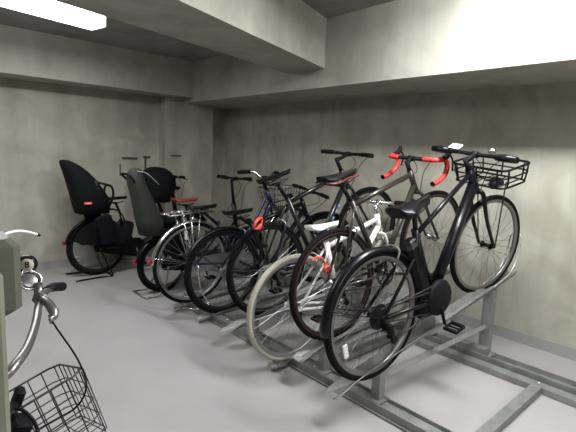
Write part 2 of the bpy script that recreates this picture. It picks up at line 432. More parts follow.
# ------------------------------------------------------------------ bicycle generator
def bicycle(label, loc, yaw=0, pitch=0, lean=0, **k):
    g = dict(R=.345, Rf=None, wb=1.06, tw=.034, tyre='tyre', rim='rimblk', spk='spokeblk', frame='black', tr=.017, bb=(.45, .28), sc=(.25, .80), ht=(.80, .87), hb=(.84, .76),
             style='diamond', sad=(.2, .98), sadL=.27, sadW=.15, sadm='black', sadtrim=None, sadtilt=0, bars='flat', barh=1.0, barw=.58, barx=None, grip='matte', barm='black', steer=0,
             fenders=None, fw=.05, rack=None, basket=None, stripe=None, chain='chain', stand=False, light=False, refl=False, lever=True, forkm=None, rear_light=False, crank=-60, post='matte', cass=True, fork_r=.012, ns=32)
    g.update(k); R = g['R']; Rf = g['Rf'] or R
    t = thing('bicycle', label, 'bicycle', loc, (R_(lean), -R_(pitch), R_(yaw)))
    fm = g['frame']; wb = g['wb']; bb = V((g['bb'][0], 0, g['bb'][1])); sc = V((g['sc'][0], 0, g['sc'][1])); ht = V((g['ht'][0], 0, g['ht'][1])); hb = V((g['hb'][0], 0, g['hb'][1]))
    ra = V((0, 0, R)); fa = V((wb, 0, Rf))
    ax = (ht-hb).normalized(); rot = Matrix.Rotation(R_(g['steer']), 3, ax)
    st = lambda p: hb+rot@(V(p)-hb)
    # wheels
    wheel(t, ra, R, g['tw'], g['tyre'], g['rim'], g['spk'], cass=g['cass'], stripe=g['stripe'], refl=g['refl'], ns=g['ns'], hubm=g.get('hubm', 'alu'), casw=g.get('casw', 1.0))
    wheel(t, fa, Rf, g.get('twf') or g['tw'], g['tyre'], g['rim'], g['spk'], stripe=g['stripe'], steer=st, ns=g['ns'], hubm=g.get('hubm', 'alu'))
    # frame
    x = MB(); r = g['tr']
    x.tube([hb-ax*.012, ht+ax*.012], r*1.15, 12)
    x.tube([bb, sc+(sc-bb).normalized()*.02], r, 12)
    if g['style'] == 'diamond':
        x.tube([sc-(sc-bb).normalized()*.015, ht-ax*.02], r*g.get('tt', .95), 12)
        x.tube([bb, hb+ax*.035], r*g.get('dt', 1.15), 12)
    elif g['style'] == 'step':
        lo = bb+(sc-bb)*.12; 
        x.tube(spline([lo, lo+V((.12, 0, .04)), (hb+lo)/2+V((.04, 0, -.06)), hb+ax*.01], 6), r*1.2, 12)
        mid = bb+(sc-bb)*.42
        x.tube(spline([mid, mid+V((.12, 0, .0)), (ht+mid)/2+V((.05, 0, -.07)), ht-ax*.03], 6), r*.8, 10)
    elif g['style'] == 'single':
        x.tube(spline([bb+V((.0, 0, .0)), bb+V((.14, 0, .05)), (hb+bb)/2+V((.04, 0, -.03)), hb+ax*.02], 6), r*1.7, 12)
    for sd in (-1, 1):
        x.tube([bb+V((-.02, sd*.03, 0)), bb+V((-.10, sd*.045, .005)), ra+V((.02, sd*.062, 0))], r*.55, 8)
        x.tube([sc+V((-.005, sd*.018, -.03)), sc+V((-.05, sd*.034, -.10)), ra+V((.0, sd*.062, 0))], r*.48, 8)
        x.box(ra+V((.004, sd*.062, 0)), (.035, .006, .035), bev=.002)
    x.tube([bb+V((0, -.036, 0)), bb+V((0, .036, 0))], .023, 14)
    fr = x.build('frame', fm, t)
    if g.get('decal'):
        x = MB(); d0 = bb+(hb-bb)*.35; d1 = bb+(hb-bb)*.68
        for i in range(5):
            p = d0+(d1-d0)*(i/4); q = p+(d1-d0)*.13
            x.tube([p+V((0, -r*1.02, 0)), q+V((0, -r*1.02, 0))], .009, 6, flat=.9)
        x.build('decal', g['decal'], fr)
    # fork
    x = MB()
    x.tube([hb-ax*.005, hb-ax*.03], r*1.2, 12)
    for sd in (-1, 1):
        x.tube(spline([hb-ax*.022+V((0, sd*.01, 0)), hb-ax*.045+V((0, sd*.045, 0)), (hb*.5+fa*.5)+V((-.012, sd*.052, 0)), fa+V((0, sd*.056, 0))], 5), [g['fork_r']*(1.15-.4*i/15) for i in range(16)], 8)
    x.xf(st).build('fork', g['forkm'] or fm, t)
    # seat post + saddle
    sp = V((g['sad'][0], 0, g['sad'][1]-.06)); x = MB()
    x.tube([sc-(sc-bb).normalized()*.02, sp+V((.005, 0, .0))], .0135, 10); x.build('seat_post', g['post'], t)
    saddle(t, g['sad'][0], g['sad'][1], g['sadL'], g['sadW'], g['sadm'], g['sadtrim'], g['sadtilt'], H=g.get('sadH', .65))
    # crank
    x = MB(); a = R_(g['crank']); cl = .165; yo = -.062
    if g['chain'] != 'case':
        x.lathe(bb+V((0, -.045, 0)), (0, 1, 0), [(.088, 0), (.088, .003), (.074, .003), (.074, 0)], 36, closed=True)
        for i in range(5): x.tube([bb+V((0, -.044, 0)), bb+V((math.cos(i*2*PI/5)*.076, -.044, math.sin(i*2*PI/5)*.076))], .006, 6)
    for sd, aa in ((-1, a), (1, a+PI)):
        e = bb+V((math.cos(aa)*cl, sd*.075, math.sin(aa)*cl))
        x.tube([bb+V((0, sd*.055, 0)), e], [.012, .009], 8)
    x.tube([bb+V((0, -.058, 0)), bb+V((0, .058, 0))], .010, 8)
    ck = x.build('crank', g.get('crankm', 'rimblk'), t)
    for sd, aa in ((-1, a), (1, a+PI)):
        e = bb+V((math.cos(aa)*cl, sd*.075, math.sin(aa)*cl))
        x = MB()
        x.tube([e, e+V((0, sd*.1, 0))], .006, 8)
        for o in (-1, 1): x.box(e+V((o*.036, sd*.06, 0)), (.018, .088, .022), bev=.004)
        for o in (0, 1): x.box(e+V((0, sd*(.022+.078*o), 0)), (.07, .010, .018), bev=.003)
        x.build('pedal', 'matte', ck)
    # chain / case
    if g['chain'] == 'case':
        x = MB(); n = 16; rA, rB = .105, .05; d = (ra-bb); poly = []
        ang = math.atan2(d.z, d.x)
        for i in range(n+1):
            aa = ang+PI/2+PI+ -PI/2*0 - 0 + (i/n)*PI - 0
            poly.append(bb+V((math.cos(ang-PI/2 - PI + PI*0 + (i/n)*PI + PI/2*0 + PI/2*0 )*0, 0, 0)))
        poly = [bb+V((math.cos(ang-PI/2-PI*i/n)*rA, 0, math.sin(ang-PI/2-PI*i/n)*rA)) for i in range(n+1)]
        poly += [ra+V((math.cos(ang+PI/2-PI*i/n)*rB, 0, math.sin(ang+PI/2-PI*i/n)*rB)) for i in range(n+1)]
        x.rings([[p+V((0, yy, 0))*1 for p in poly] for yy in (-.036, -.056)], False)
        x.build('chain_case', g.get('casem', 'black'), t)
    else:
        x = MB(); rB = .03
        top = [bb+V((math.cos(R_(b_))*.088, -.045, math.sin(R_(b_))*.088)) for b_ in range(-100, 101, 20)]
        bk = [ra+V((math.cos(R_(b_))*rB, -.045, math.sin(R_(b_))*rB)) for b_ in range(100, 261, 20)]
        x.tube(top+bk, .0045, 6, closed=True, flat=.8); x.build('chain', 'wire', t)
        x = MB(); dp = ra+V((.01, -.058, -.03))
        x.tube([ra+V((.01, -.065, -.01)), dp, dp+V((.015, 0, -.05)), dp+V((.03, .004, -.09))], [.010, .013, .009, .007], 8)
        x.lathe(dp+V((.0, .008, -.03)), (0, 1, 0), [(.018, -.004), (.018, .004)], 14)
        x.lathe(dp+V((.03, .008, -.09)), (0, 1, 0), [(.018, -.004), (.018, .004)], 14)
        x.build('derailleur', 'matte', t)
    # handlebar
    bw = g['barw']; bh = g['barh']; top = ht+ax*max(.02, (bh-ht.z)/max(.5, ax.z)-.01)
    bars = g['bars']
    fwdv = V((1, 0, 0)); x = MB(); x.tube([ht-ax*.01, top], .015, 10)
    bx = top+V((g['barx'] if g['barx'] is not None else .07, 0, .0)); bx.z = bh
    if bars in ('swept', 'riser'): bx = top+V((.03, 0, 0)); bx.z = bh
    x.tube([top-ax*.015, bx], .015, 10); x.tube([bx+V((0, -.02, 0)), bx+V((0, .02, 0))], .019, 10)
    x.xf(st); stem = x.build('stem', g.get('stemm', 'matte'), t)
    grips = []; x = MB()
    if bars == 'flat':
        L_ = [V((0, 0, 0)), V((0, bw*.15, .002)), V((-.012, bw*.3, .008)), V((-.03, bw*.5, .01))]
    elif bars == 'riser':
        L_ = [V((0, 0, 0)), V((.0, .05, .005)), V((-.01, .13, .05)), V((-.04, bw*.38, .055)), V((-.09, bw*.5, .05))]
    elif bars == 'swept':
        L_ = [V((0, 0, 0)), V((.035, .06, .015)), V((.03, .15, .04)), V((-.05, bw*.45, .045)), V((-.14, bw*.49, .025)), V((-.2, bw*.5, .01))]
    elif bars == 'drop':
        L_ = [V((0, 0, 0)), V((0, bw*.25, 0)), V((.005, bw*.42, 0)), V((.03, bw*.48, -.002)), V((.085, bw*.5, -.012)), V((.105, bw*.5, -.055)), V((.075, bw*.51, -.105)), V((.0, bw*.52, -.135)), V((-.05, bw*.52, -.14))]
    for sd in (-1, 1):
        pts = spline([bx+V((p.x, p.y*sd, p.z)) for p in L_], 6)
        if bars == 'drop':
            cut = 6; x.tube(pts[:cut+1], .0135, 10)
            y_ = MB(); y_.tube(pts[cut:], .0165, 10); grips.append((y_, 'bar_tape', pts, sd))
        else:
            x.tube(pts, .0125, 10); total = sum((pts[i+1]-pts[i]).length for i in range(len(pts)-1)); acc = 0; i0 = len(pts)-1
            while acc < .115 and i0 > 1: acc += (pts[i0]-pts[i0-1]).length; i0 -= 1
            y_ = MB(); y_.tube(pts[i0:]+[pts[-1]+(pts[-1]-pts[-2]).normalized()*.006], .0175, 10); grips.append((y_, 'grip', pts, sd))
    x.xf(st); hbar = x.build('handlebar', g['barm'], t)
    for y_, nm, pts, sd in grips:
        y_.xf(st).build(nm, g['grip'], hbar)
        if bars == 'drop':
            z_ = MB(); e = pts[-1]; z_.tube([e, e+(pts[-1]-pts[-2]).normalized()*.008], .0165, 10); z_.xf(st).build('bar_end_plug', 'matte', hbar)
            h0 = bx+V((.085, sd*bw*.5, -.005)); z_ = MB()
            z_.tube([h0+V((-.03, 0, .002)), h0+V((.015, 0, .012)), h0+V((.045, 0, .035)), h0+V((.05, 0, .055))], [.017, .018, .017, .010], 10)
            z_.tube(spline([h0+V((.045, 0, .02)), h0+V((.075, 0, -.02)), h0+V((.06, sd*.01, -.09))], 5), .006, 6)
            z_.xf(st).build('brake_lever', 'matte', hbar)
        elif g['lever']:
            i0 = max(2, len(pts)-9); p = pts[i0]; dd = (pts[-1]-p).normalized(); z_ = MB()
            z_.box(p+V((.01, 0, -.004)), (.03, .03, .026), bev=.005)
            z_.tube(spline([p+V((.02, 0, -.008)), p+dd*.05+V((.045, 0, -.02)), p+dd*.12+V((.04, 0, -.022))], 5), [.007]*6+[.005]*5, 8)
            z_.xf(st).build('brake_lever', g.get('leverm', 'matte'), hbar)
    # cables
    for i, sd in enumerate((-1, 1)):
        x = MB(); p0 = bx+V((.02, sd*bw*.24, .0)); 
        tgt = (hb+V((.03, sd*.015, -.02))) if i == 0 else (ht+V((-.06, sd*.02, -.06)))
        x.tube(spline([p0, p0+V((.085, -sd*.02, -.03)), bx+V((.09, sd*.03, -.11)), tgt], 8), .0026, 6)
        x.xf(st).build('cable', 'matte', t)
    # brakes
    if g.get('brakes', True):
        for cc, rr, ff in ((ra+V((math.cos(R_(58))*R, 0, math.sin(R_(58))*R)), 58, None), (hb-ax*.045, 90, st)):
            x = MB()
            for sd in (-1, 1): x.tube(spline([cc+V((.0, 0, .03)), cc+V((0, sd*.045, .012)), cc+V((0, sd*.028, -.045))], 4), .006, 6)
            if ff: x.xf(ff)
            x.build('brake', g.get('brakem', 'alu'), t)
    if g['fenders']:
        fender(t, ra, R+.014, 20, g.get('fend', 200), g['fw'], g['fenders'])
        fender(t, fa, Rf+.014, 35, 215, g['fw'], g['fenders'], st)
    if g['rear_light']:
        a = R_(168); p = ra+V((math.cos(a)*(R+.03), 0, math.sin(a)*(R+.03)))
        x = MB(); x.box(p, (.022, .045, .04), (0, R_(-10), 0), bev=.006); x.build('rear_reflector', 'refl', t)
    if g['rack']:
        zr = 2*R+.085; x = MB(); rm = g['rack']; x0, x1 = -.19, .16
        for sd in (-1, 1):
            x.tube(spline([(x1+.06, sd*.03, zr-.03), (x1, sd*.045, zr), (x0+.02, sd*.06, zr), (x0, sd*.05, zr)], 4), .006, 8)
            x.tube([(0, sd*.066, R), (-.10, sd*.062, zr-.005)], .005, 8); x.tube([(0, sd*.066, R), (-.02, sd*.06, zr-.005)], .005, 8)
            x.tube([(0, sd*.066, R), (.07, sd*.056, zr-.005)], .005, 8)
        x.tube([(x0, -.05, zr), (x0, .05, zr)], .006, 8)
        for i in range(5): x.tube([(x0+.05+.07*i, -.055, zr), (x0+.05+.07*i, .055, zr)], .004, 6)
        x.tube(spline([(x1-.02, -.035, zr+.012), (x0+.07, -.035, zr+.02), (x0+.03, 0, zr+.022), (x0+.07, .035, zr+.02), (x1-.02, .035, zr+.012)], 4), .004, 6)
        x.build('luggage_carrier', rm, t)
    if g['basket']:
        B = g['basket']; bo = wire_basket(t, st, B[0], B[1], B[2], B[3], B[4], m=B[5] if len(B) > 5 else 'wire')
        x = MB()
        for sd in (-1, 1): x.tube([fa+V((0, sd*.06, 0)), (B[0]+.03, sd*.075, B[1])], .004, 6)
        x.xf(st).build('basket_stay', 'alu', bo)
    if g['stand']:
        sm = 'chrome' if g['stand'] == 'chrome' else 'matte'; x = MB(); zz = .006
        if g['stand'] == 'chrome' or g['stand'] == 'double':
            x.tube(spline([(0.01, -.075, R), (.02, -.10, .12), (.05, -.15, zz), (-.1, -.14, zz), (-.1, .14, zz), (.05, .15, zz), (.02, .10, .12), (.01, .075, R)], 5), .0075, 8)
        x.build('kickstand', sm, t)
    if g['light']:
        p = V((fa.x+.01, 0, hb.z+.035)) if g['light'] is True else V(g['light']); x = MB()
        x.lathe(p, (1, 0, 0), [(.012, -.045), (.025, -.03), (.03, .01), (.03, .02)], 16); x.tube([p+V((-.03, 0, -.02)), hb+V((.01, 0, -.01))], .005, 6)
        l = x.xf(st).build('head_light', g.get('lightm', 'matte'), t)
        x = MB(); x.lathe(p+V((.021, 0, 0)), (1, 0, 0), [(.027, 0), (.02, .005), (.001, .008)], 16); x.xf(st).build('lens', 'glass', l)
    return t, dict(st=st, ra=ra, fa=fa, bb=bb, sc=sc, ht=ht, hb=hb, ax=ax, bx=bx, stem=stem, hbar=hbar, R=R)

def at_axle(x, y, z, R, pitch): p = R_(pitch); return (x+R*math.sin(p), y, z-R*math.cos(p))

# ---------------------------------------------------------------- 1: black electric bike with the tubular front basket (nearest)
P1 = 14.6; R1 = .345
ebike, e = bicycle('black electric bicycle nearest the viewer, with tubular black front basket and black saddle',
    at_axle(1.805, 1.275, .538, R1, P1), yaw=-5, pitch=P1, R=R1, Rf=.335, wb=1.09, tw=.038, twf=.033, rim='barmetal', frame='black', tr=.02, hubm='matte', crankm='matte', casw=1.45, dt=1.6, tt=.72, bb=(.47, .25), sc=(.375, .67), ht=(.915, .875), hb=(.97, .755),
    sad=(.375, .845), sadL=.29, sadW=.20, sadH=1.15, bars='flat', barh=.965, barw=.565, barx=.085, steer=-9, fenders=None, chain='none', crank=-88, refl=200, cass=True, fork_r=.014)
fender(ebike, e['ra'], R1+.012, 8, 172, .056, 'black', stays=150, depth=.020)
x = MB(); c0 = V((.475, 0, .25))
x.lathe(c0+V((.0, -.07, .0)), (0, 1, 0), [(.03, 0), (.098, .004), (.106, .014), (.106, .030), (.09, .040)], 32)
x.box(c0+V((-.045, 0, -.03)), (.21, .10, .15), (0, R_(10), 0), bev=.03)
x.build('motor_case', 'matte', ebike)
x = MB(); d = (V((.375, 0, .67))-V((.47, 0, .25))); ang = math.atan2(d.x, d.z)
x.box(V((.355, 0, .45)), (.10, .09, .38), (0, ang, 0), bev=.02); bt = x.build('battery', 'matte', ebike)
x = MB(); x.box(V((.325, 0, .635)), (.07, .05, .03), (0, ang, 0), bev=.01); x.build('battery_handle', 'black', bt)
x = MB(); x.tube(spline([(.38, -.03, .66), (.33, -.05, .60), (.36, -.055, .50), (.42, -.05, .40)], 6), .004, 6); x.build('cable', 'matte', ebike)
x = MB(); q0 = e['ra']+V((.005, -.075, -.015))
x.tube([q0, q0+V((.01, -.008, -.035)), q0+V((.03, 0, -.075)), q0+V((.045, .01, -.135))], [.013, .019, .013, .010], 8)
for o_ in (V((.028, .006, -.065)), V((.045, .008, -.13))): x.lathe(q0+o_, (0, 1, 0), [(.006, -.006), (.022, -.005), (.022, .005), (.006, .006)], 14)
x.build('derailleur', 'matte', ebike)
x = MB(); n_ = e['bb']+V((0, -.046, .05)); x.tube([n_, e['ra']+V((0, -.046, .048))], .0045, 6); x.tube([e['bb']+V((0, -.046, -.05)), q0+V((.045, .012, -.145))], .0045, 6); x.build('chain', 'wire', ebike)
x = MB(); st = e['st']; bx = e['bx']
x.box(bx+V((.01, .15, .030)), (.05, .075, .014), (0, -.3, 0), bev=.004); x.xf(st).build('display', 'whitep', e['hbar'], 'white display panel')
x = MB(); x.lathe(bx+V((.02, -.10, .018)), (0, 0, 1), [(.02, 0), (.024, .012), (.014, .026), (.002, .03)], 16); x.xf(st).build('bell', 'chrome', e['hbar'])
for sd in (-1, 1):
    x = MB(); x.tube([bx+V((-.028, sd*.165, .010)), bx+V((-.03, sd*.22, .012)), bx+V((-.034, sd*.288, .012))], [.020, .0225, .019], 12); x.xf(st).build('grip', 'black', e['hbar'])
# tubular basket
x = MB(); bc = V((1.10, 0, 0)); LX, WY = .25, .38
def rloop(z, s_, dx=0):
    hx, hy = LX/2*s_, WY/2*s_; q = .045
    pts = []
    for sx, sy, o in ((1, -1, 0), (1, 1, 1), (-1, 1, 0), (-1, -1, 1)):
        c_ = V((bc.x+dx+sx*(hx-q), sy*(hy-q), z)); a0 = {(1, -1): -90, (1, 1): 0, (-1, 1): 90, (-1, -1): 180}[(sx, sy)]
        for i in range(5): a = R_(a0+90*i/4); pts.append(c_+V((math.cos(a)*q, math.sin(a)*q, 0)))
    return pts
x.tube(rloop(.885, 1), .0075, 8, closed=True); x.tube(rloop(.835, .98), .005, 8, closed=True); x.tube(rloop(.775, .92), .0065, 8, closed=True)
for sy in (-1, 1):
    for sx in (-.7, .7): x.tube([(bc.x+sx*LX/2, sy*WY/2, .885), (bc.x+sx*LX/2*.95, sy*WY/2*.98, .835), (bc.x+sx*LX/2*.9, sy*WY/2*.92, .775)], .0055, 8)
for sx in (-1, 1):
    for sy in (-.75, 0, .75): x.tube([(bc.x+sx*LX/2, sy*WY/2, .885), (bc.x+sx*LX/2*.92, sy*WY/2*.95, .775)], .0055, 8)
for i in range(4): yy = (-1+2*(i+.5)/4)*WY/2*.88; x.tube([(bc.x-LX/2*.92, yy, .775), (bc.x+LX/2*.92, yy, .775)], .004, 8)
bk = x.xf(st).build('basket', 'black', ebike)
x = MB()
for sd in (-1, 1):
    x.tube(spline([(1.02, sd*.03, .80), (1.06, sd*.05, .79), (1.12, sd*.06, .775)], 4), .007, 8)
    x.tube([e['fa']+V((0, sd*.062, 0)), (1.12, sd*.10, .775)], .004, 8)
x.xf(st).build('basket_stay', 'black', bk)
x = MB(); x.lathe(V((1.16, -.0, .735)), (1, 0, 0), [(.012, -.045), (.027, -.035), (.031, .01), (.031, .04)], 18); x.box((1.15, 0, .765), (.04, .03, .03)); hl = x.xf(st).build('head_light', 'matte', ebike)
x = MB(); x.lathe(V((1.201, 0, .735)), (1, 0, 0), [(.029, 0), (.02, .006), (.001, .009)], 18); x.xf(st).build('lens', 'glass', hl)

# ---------------------------------------------------------------- 2: road bike with red bar tape
P2 = 12
road, r2 = bicycle('dark olive road bicycle with red drop bar tape and red-edged black saddle',
    at_axle(1.955, 1.69, .571, .345, P2), yaw=-4, pitch=P2, wb=1.0, tw=.030, rim='rimblk', stripe='redstripe', frame='olive', tr=.0175, bb=(.42, .28), sc=(.21, .80), ht=(.78, .875), hb=(.83, .745),
    sad=(.125, 1.0), sadL=.285, sadW=.15, sadm='matte', sadtrim='redd', bars='drop', barh=.965, barw=.41, barx=.045, grip='red', steer=-4, crank=-20)
# ---------------------------------------------------------------- 3: white bike on the low channel
P3 = 4
white, r3 = bicycle('white bicycle with cream tyres and white saddle, beside the road bicycle',
    at_axle(1.835, 1.925, .382, .345, P3), yaw=-3, pitch=P3, wb=1.0, tw=.034, tyre='cream', rim='rimsil', spk='spoke', frame='white', tr=.0175, bb=(.41, .28), sc=(.30, .70), ht=(.80, .83), hb=(.83, .72),
    sad=(.27, .845), sadL=.27, sadW=.14, sadm='whitep', bars='flat', barh=.925, barw=.52, barx=.05, grip='matte', barm='chrome', leverm='chrome', stemm='chrome', crankm='alu', post='chrome', crank=70, steer=6)
# ---------------------------------------------------------------- 4: black flat bar bike
P4 = 13
flat, r4 = bicycle('dark flat bar bicycle with blue frame decals, its rear wheel under the coiled red lock',
    at_axle(2.0, 2.37, .506, .345, P4), yaw=-4, pitch=P4, wb=1.07, tw=.036, rim='rimblk', frame='charcoal', tr=.019, bb=(.43, .28), sc=(.27, .79), ht=(.835, .88), hb=(.88, .76),
    sad=(.185, 1.0), sadL=.28, sadW=.15, bars='flat', barh=1.005, barw=.58, barx=.13, steer=-4, decal='blue', crank=20, sadtilt=5)
# ---------------------------------------------------------------- 5: black bike with mudguards
P5 = 4
blk, r5 = bicycle('plain black bicycle between the silver mudguard and the blue decal bicycles',
    at_axle(1.944, 2.85, .39, .345, P5), yaw=-3, pitch=P5, wb=1.07, tw=.040, rim='rimblk', spk='spokeblk', frame='black', tr=.018, bb=(.44, .28), sc=(.27, .70), ht=(.83, .82), hb=(.87, .72),
    sad=(.16, .82), bars='flat', barh=.90, barw=.58, barx=.13, steer=-12, fenders='black', fend=150, crank=-100)
# ---------------------------------------------------------------- 6: silver city bike
P6 = 4
city, r6 = bicycle('city bicycle with shiny silver mudguards, silver rear carrier and wire front basket',
    at_axle(1.847, 3.18, .40, .345, P6), yaw=-2, pitch=P6, wb=1.08, tw=.034, rim='rimsil', spk='spoke', frame='navy', tr=.018, style='step', bb=(.44, .28), sc=(.27, .64), ht=(.80, .88), hb=(.85, .76),
    sad=(.13, .815), sadL=.26, sadW=.19, bars='riser', barh=1.0, barw=.56, barm='chrome', leverm='chrome', steer=4, fenders='chrome', fend=172, fw=.055, rack='chrome', basket=(.97, .69, .90, .30, .36, 'wire'),
    chain='case', casem='alu', rear_light=True, refl=100, light=True, crank=-30, stand='chrome', brakes=False)

# ---------------------------------------------------------------- 7 and 8: child seat bicycles
def kid_bike(label, axle, R, wb, sad, sadm, barh, **kk):
    return bicycle(label, at_axle(*axle, R, 0), R=R, wb=wb, tw=.046, rim=kk.pop('rim', 'rimblk'), frame='black', tr=.021, style='single', bb=(.40, .26), sc=(.26, .60), ht=(wb-.20, .80), hb=(wb-.165, R+.30),
        sad=sad, sadL=.26, sadW=.2, sadm=sadm, bars='flat', barx=.06, barh=barh, barw=.52, fenders='black', fend=170, fw=.06, chain='case', casem='black', rear_light=True, rack='matte', brakes=False, crank=-80, **kk)
kb2, k2 = kid_bike('bicycle with a grey child seat behind its red brown saddle', (1.877, 3.745, .263), .263, .98, (.22, .875), 'brown', 1.06, light=True, steer=5, spk='spoke')
seat2 = ushell([(.56, -.22, .11, .18), (.70, -.25, .12, .18), (.80, -.27, .12, .16), (.90, -.29, .115, .13), (1.02, -.32, .11, .10), (1.10, -.33, .095, .09), (1.145, -.31, .07, .07), (1.16, -.29, .035, .035)], th=.016).build('child_seat', 'greyseat', kb2, 'grey child seat')
x = MB(); x.box((-.04, 0, .68), (.26, .22, .07), bev=.03); x.box((-.17, 0, .86), (.09, .18, .36), (0, R_(-6), 0), bev=.02); x.build('cushion', 'seatblk', seat2)
x = MB(); x.tube(spline([(-.30, -.10, 1.14), (-.22, -.11, 1.12), (-.15, -.12, 1.06), (-.11, -.12, 1.02)], 5), .008, 6, flat=.5); x.build('strap', 'alu', seat2)
x = MB(); x.tube(spline([(-.31, .07, 1.05), (-.36, .08, 1.10), (-.37, .0, 1.11), (-.36, -.08, 1.10), (-.31, -.08, 1.04)], 5), .010, 8); x.build('grab_bar', 'matte', seat2)
for sd in (-1, 1):
    x = MB(); x.box((.04, sd*.13, .50), (.17, .07, .26), (0, R_(-12), 0), bev=.02); x.build('footrest', 'seatblk', seat2)
x = MB()
for sd in (-1, 1): x.tube([(0, sd*.08, .27), (-.05, sd*.08, .45), (-.10, sd*.08, .60)], .010, 8)
x.build('seat_bracket', 'matte', seat2)
x = MB()
for sd in (-1, 1): x.tube(spline([(.0, sd*.09, .26), (-.04, sd*.12, .12), (-.12, sd*.13, .008), (-.24, sd*.13, .008)], 5), .009, 8)
x.tube([(-.24, -.13, .008), (-.24, .13, .008)], .009, 8); x.build('kickstand', 'barmetal', kb2)

kb1, k1 = kid_bike('black bicycle with a tall black rear child seat, in front of the back wall', (1.57, 4.63, .30), .30, 1.06, (.19, .815), 'black', 1.02, steer=0, spk='spoke', refl=130)
seat1 = ushell([(.66, -.19, .14, .27), (.74, -.21, .15, .30), (.82, -.225, .155, .30), (.90, -.245, .155, .27), (1.0, -.27, .15, .23), (1.08, -.295, .14, .18), (1.14, -.315, .12, .13), (1.175, -.325, .09, .08), (1.188, -.315, .05, .05)], th=.02).build('child_seat', 'seatblk', kb1, 'tall black child seat')
x = MB(); x.box((-.04, 0, .70), (.28, .24, .07), bev=.03); x.box((-.20, 0, .90), (.06, .22, .40), (0, R_(-10), 0), bev=.025); x.build('cushion', 'seatblk', seat1)
x = MB(); x.box((-.13, -.158, .775), (.075, .012, .026), bev=.003); lb = x.build('label_patch', 'redl', seat1, 'small red label')
x = MB(); x.box((-.13, -.166, .775), (.05, .003, .007)); x.build('label_strip', 'whitep', lb)
x = MB()
for (px, pz, w_, h_) in ((-.05, .985, .022, .028), (-.045, .955, .014, .02), (-.035, .92, .012, .03)): x.lathe((px, -.158, pz), (0, 1, 0), [(w_/1.2, -.006), (w_/1.2, .004)], 10)
x.build('sticker', 'greyseat', seat1)
x = MB(); x.tube(spline([(.02, -.16, .86), (.03, -.165, .93), (.05, -.14, .955), (.06, 0, .955), (.05, .14, .955), (.03, .165, .93), (.02, .16, .86)], 5), .012, 8); x.tube(spline([(.05, -.14, .955), (.11, -.13, .93), (.13, -.12, .84), (.10, -.10, .74)], 5), .012, 8); x.build('grab_bar', 'matte', seat1)
for sd in (-1, 1):
    x = MB(); x.box((.04, sd*.16, .50), (.16, .08, .30), (0, R_(-14), 0), bev=.02); x.build('footrest', 'seatblk', seat1)
    x = MB(); cc = V((.02, sd*.085, .30)); pl = [cc+V((math.cos(R_(q_))*.29, 0, math.sin(R_(q_))*.29)) for q_ in range(20, 161, 10)]
    pl += [cc+V((-.20, 0, .05)), cc+V((.22, 0, .02))]
    x.rings([[p+V((0, yy, 0)) for p in pl] for yy in (-.004, .004)], False); x.build('dress_guard', 'matte', kb1)
x = MB()
for sd in (-1, 1): x.tube([(0, sd*.08, .30), (-.03, sd*.08, .48), (-.06, sd*.08, .62)], .012, 8)
x.build('seat_bracket', 'matte', seat1)
seatf = ushell([(.74, .52, .11, .24), (.84, .50, .14, .30), (.93, .50, .15, .32), (1.02, .51, .15, .30), (1.08, .53, .13, .24), (1.12, .58, .09, .14), (1.13, .62, .05, .06)], th=.02).build('child_seat', 'seatblk', kb1, 'rounded black front child seat')
x = MB(); x.box((.66, 0, .79), (.24, .18, .06), bev=.02); x.box((.84, 0, .90), (.10, .26, .035), bev=.012); x.tube([(.72, 0, .62), (.66, 0, .79)], .02, 8); x.build('cushion', 'seatblk', seatf)
x = MB()
for sd in (-1, 1): x.tube(spline([(.0, sd*.09, .30), (.06, sd*.13, .12), (.10, sd*.15, .009), (-.02, sd*.14, .009), (-.26, sd*.16, .009)], 5), .009, 8)
x.tube([(.10, -.15, .009), (.10, .15, .009)], .009, 8); x.build('kickstand', 'matte', kb1)
x = MB(); x.box((.30, 0, .42), (.12, .12, .26), (0, R_(12), 0), bev=.02); x.build('battery', 'matte', kb1)

# ---------------------------------------------------------------- bicycle rack
rack = thing('bicycle_rack', 'galvanised steel bicycle rack bolted to the floor, with sloping wheel channels', 'bicycle rack', (2.4, 1.6, 0))
RO = V((2.4, 1.6, 0))
def rb(x, name, m='galv', parent=rack, label=None): x.xf(lambda p: p-RO); return x.build(name, m, parent, label)
YA, YE = -.6, 3.45
x = MB(); x.box((1.88, (YA+YE)/2, .028), (.105, YE-YA, .012)); x.box((1.832, (YA+YE)/2, .03), (.008, YE-YA, .05)); x.box((1.928, (YA+YE)/2, .03), (.008, YE-YA, .05)); x.box((1.88, (YA+YE)/2, .009), (.13, YE-YA, .008)); rb(x, 'rail')
x = MB(); x.box((2.80, (YA+YE)/2, .022), (.075, YE-YA, .036)); x.box((2.93, (YA+YE)/2, .012), (.15, YE-YA, .012)); x.box((2.862, (YA+YE)/2, .04), (.01, YE-YA, .055)); x.box((3.0, (YA+YE)/2, .03), (.008, YE-YA, .04)); rb(x, 'rail')
for yy in (.78, .30, -.2, 1.75, 2.7, 3.4):
    x = MB(); x.box((2.345, yy, .03), (.85, .058, .035)); rb(x, 'cross_bar')
x = MB()
for yy in (.78, .30, 1.75, 2.7):
    for xx in (2.80, 1.88): x.lathe((xx, yy+.0, .045), (0, 0, 1), [(.010, -.006), (.010, .006), (.004, .008)], 6)
x.box((2.93, 1.0, .028), (.02, .03, .02)); rb(x, 'bolt', 'galvl')

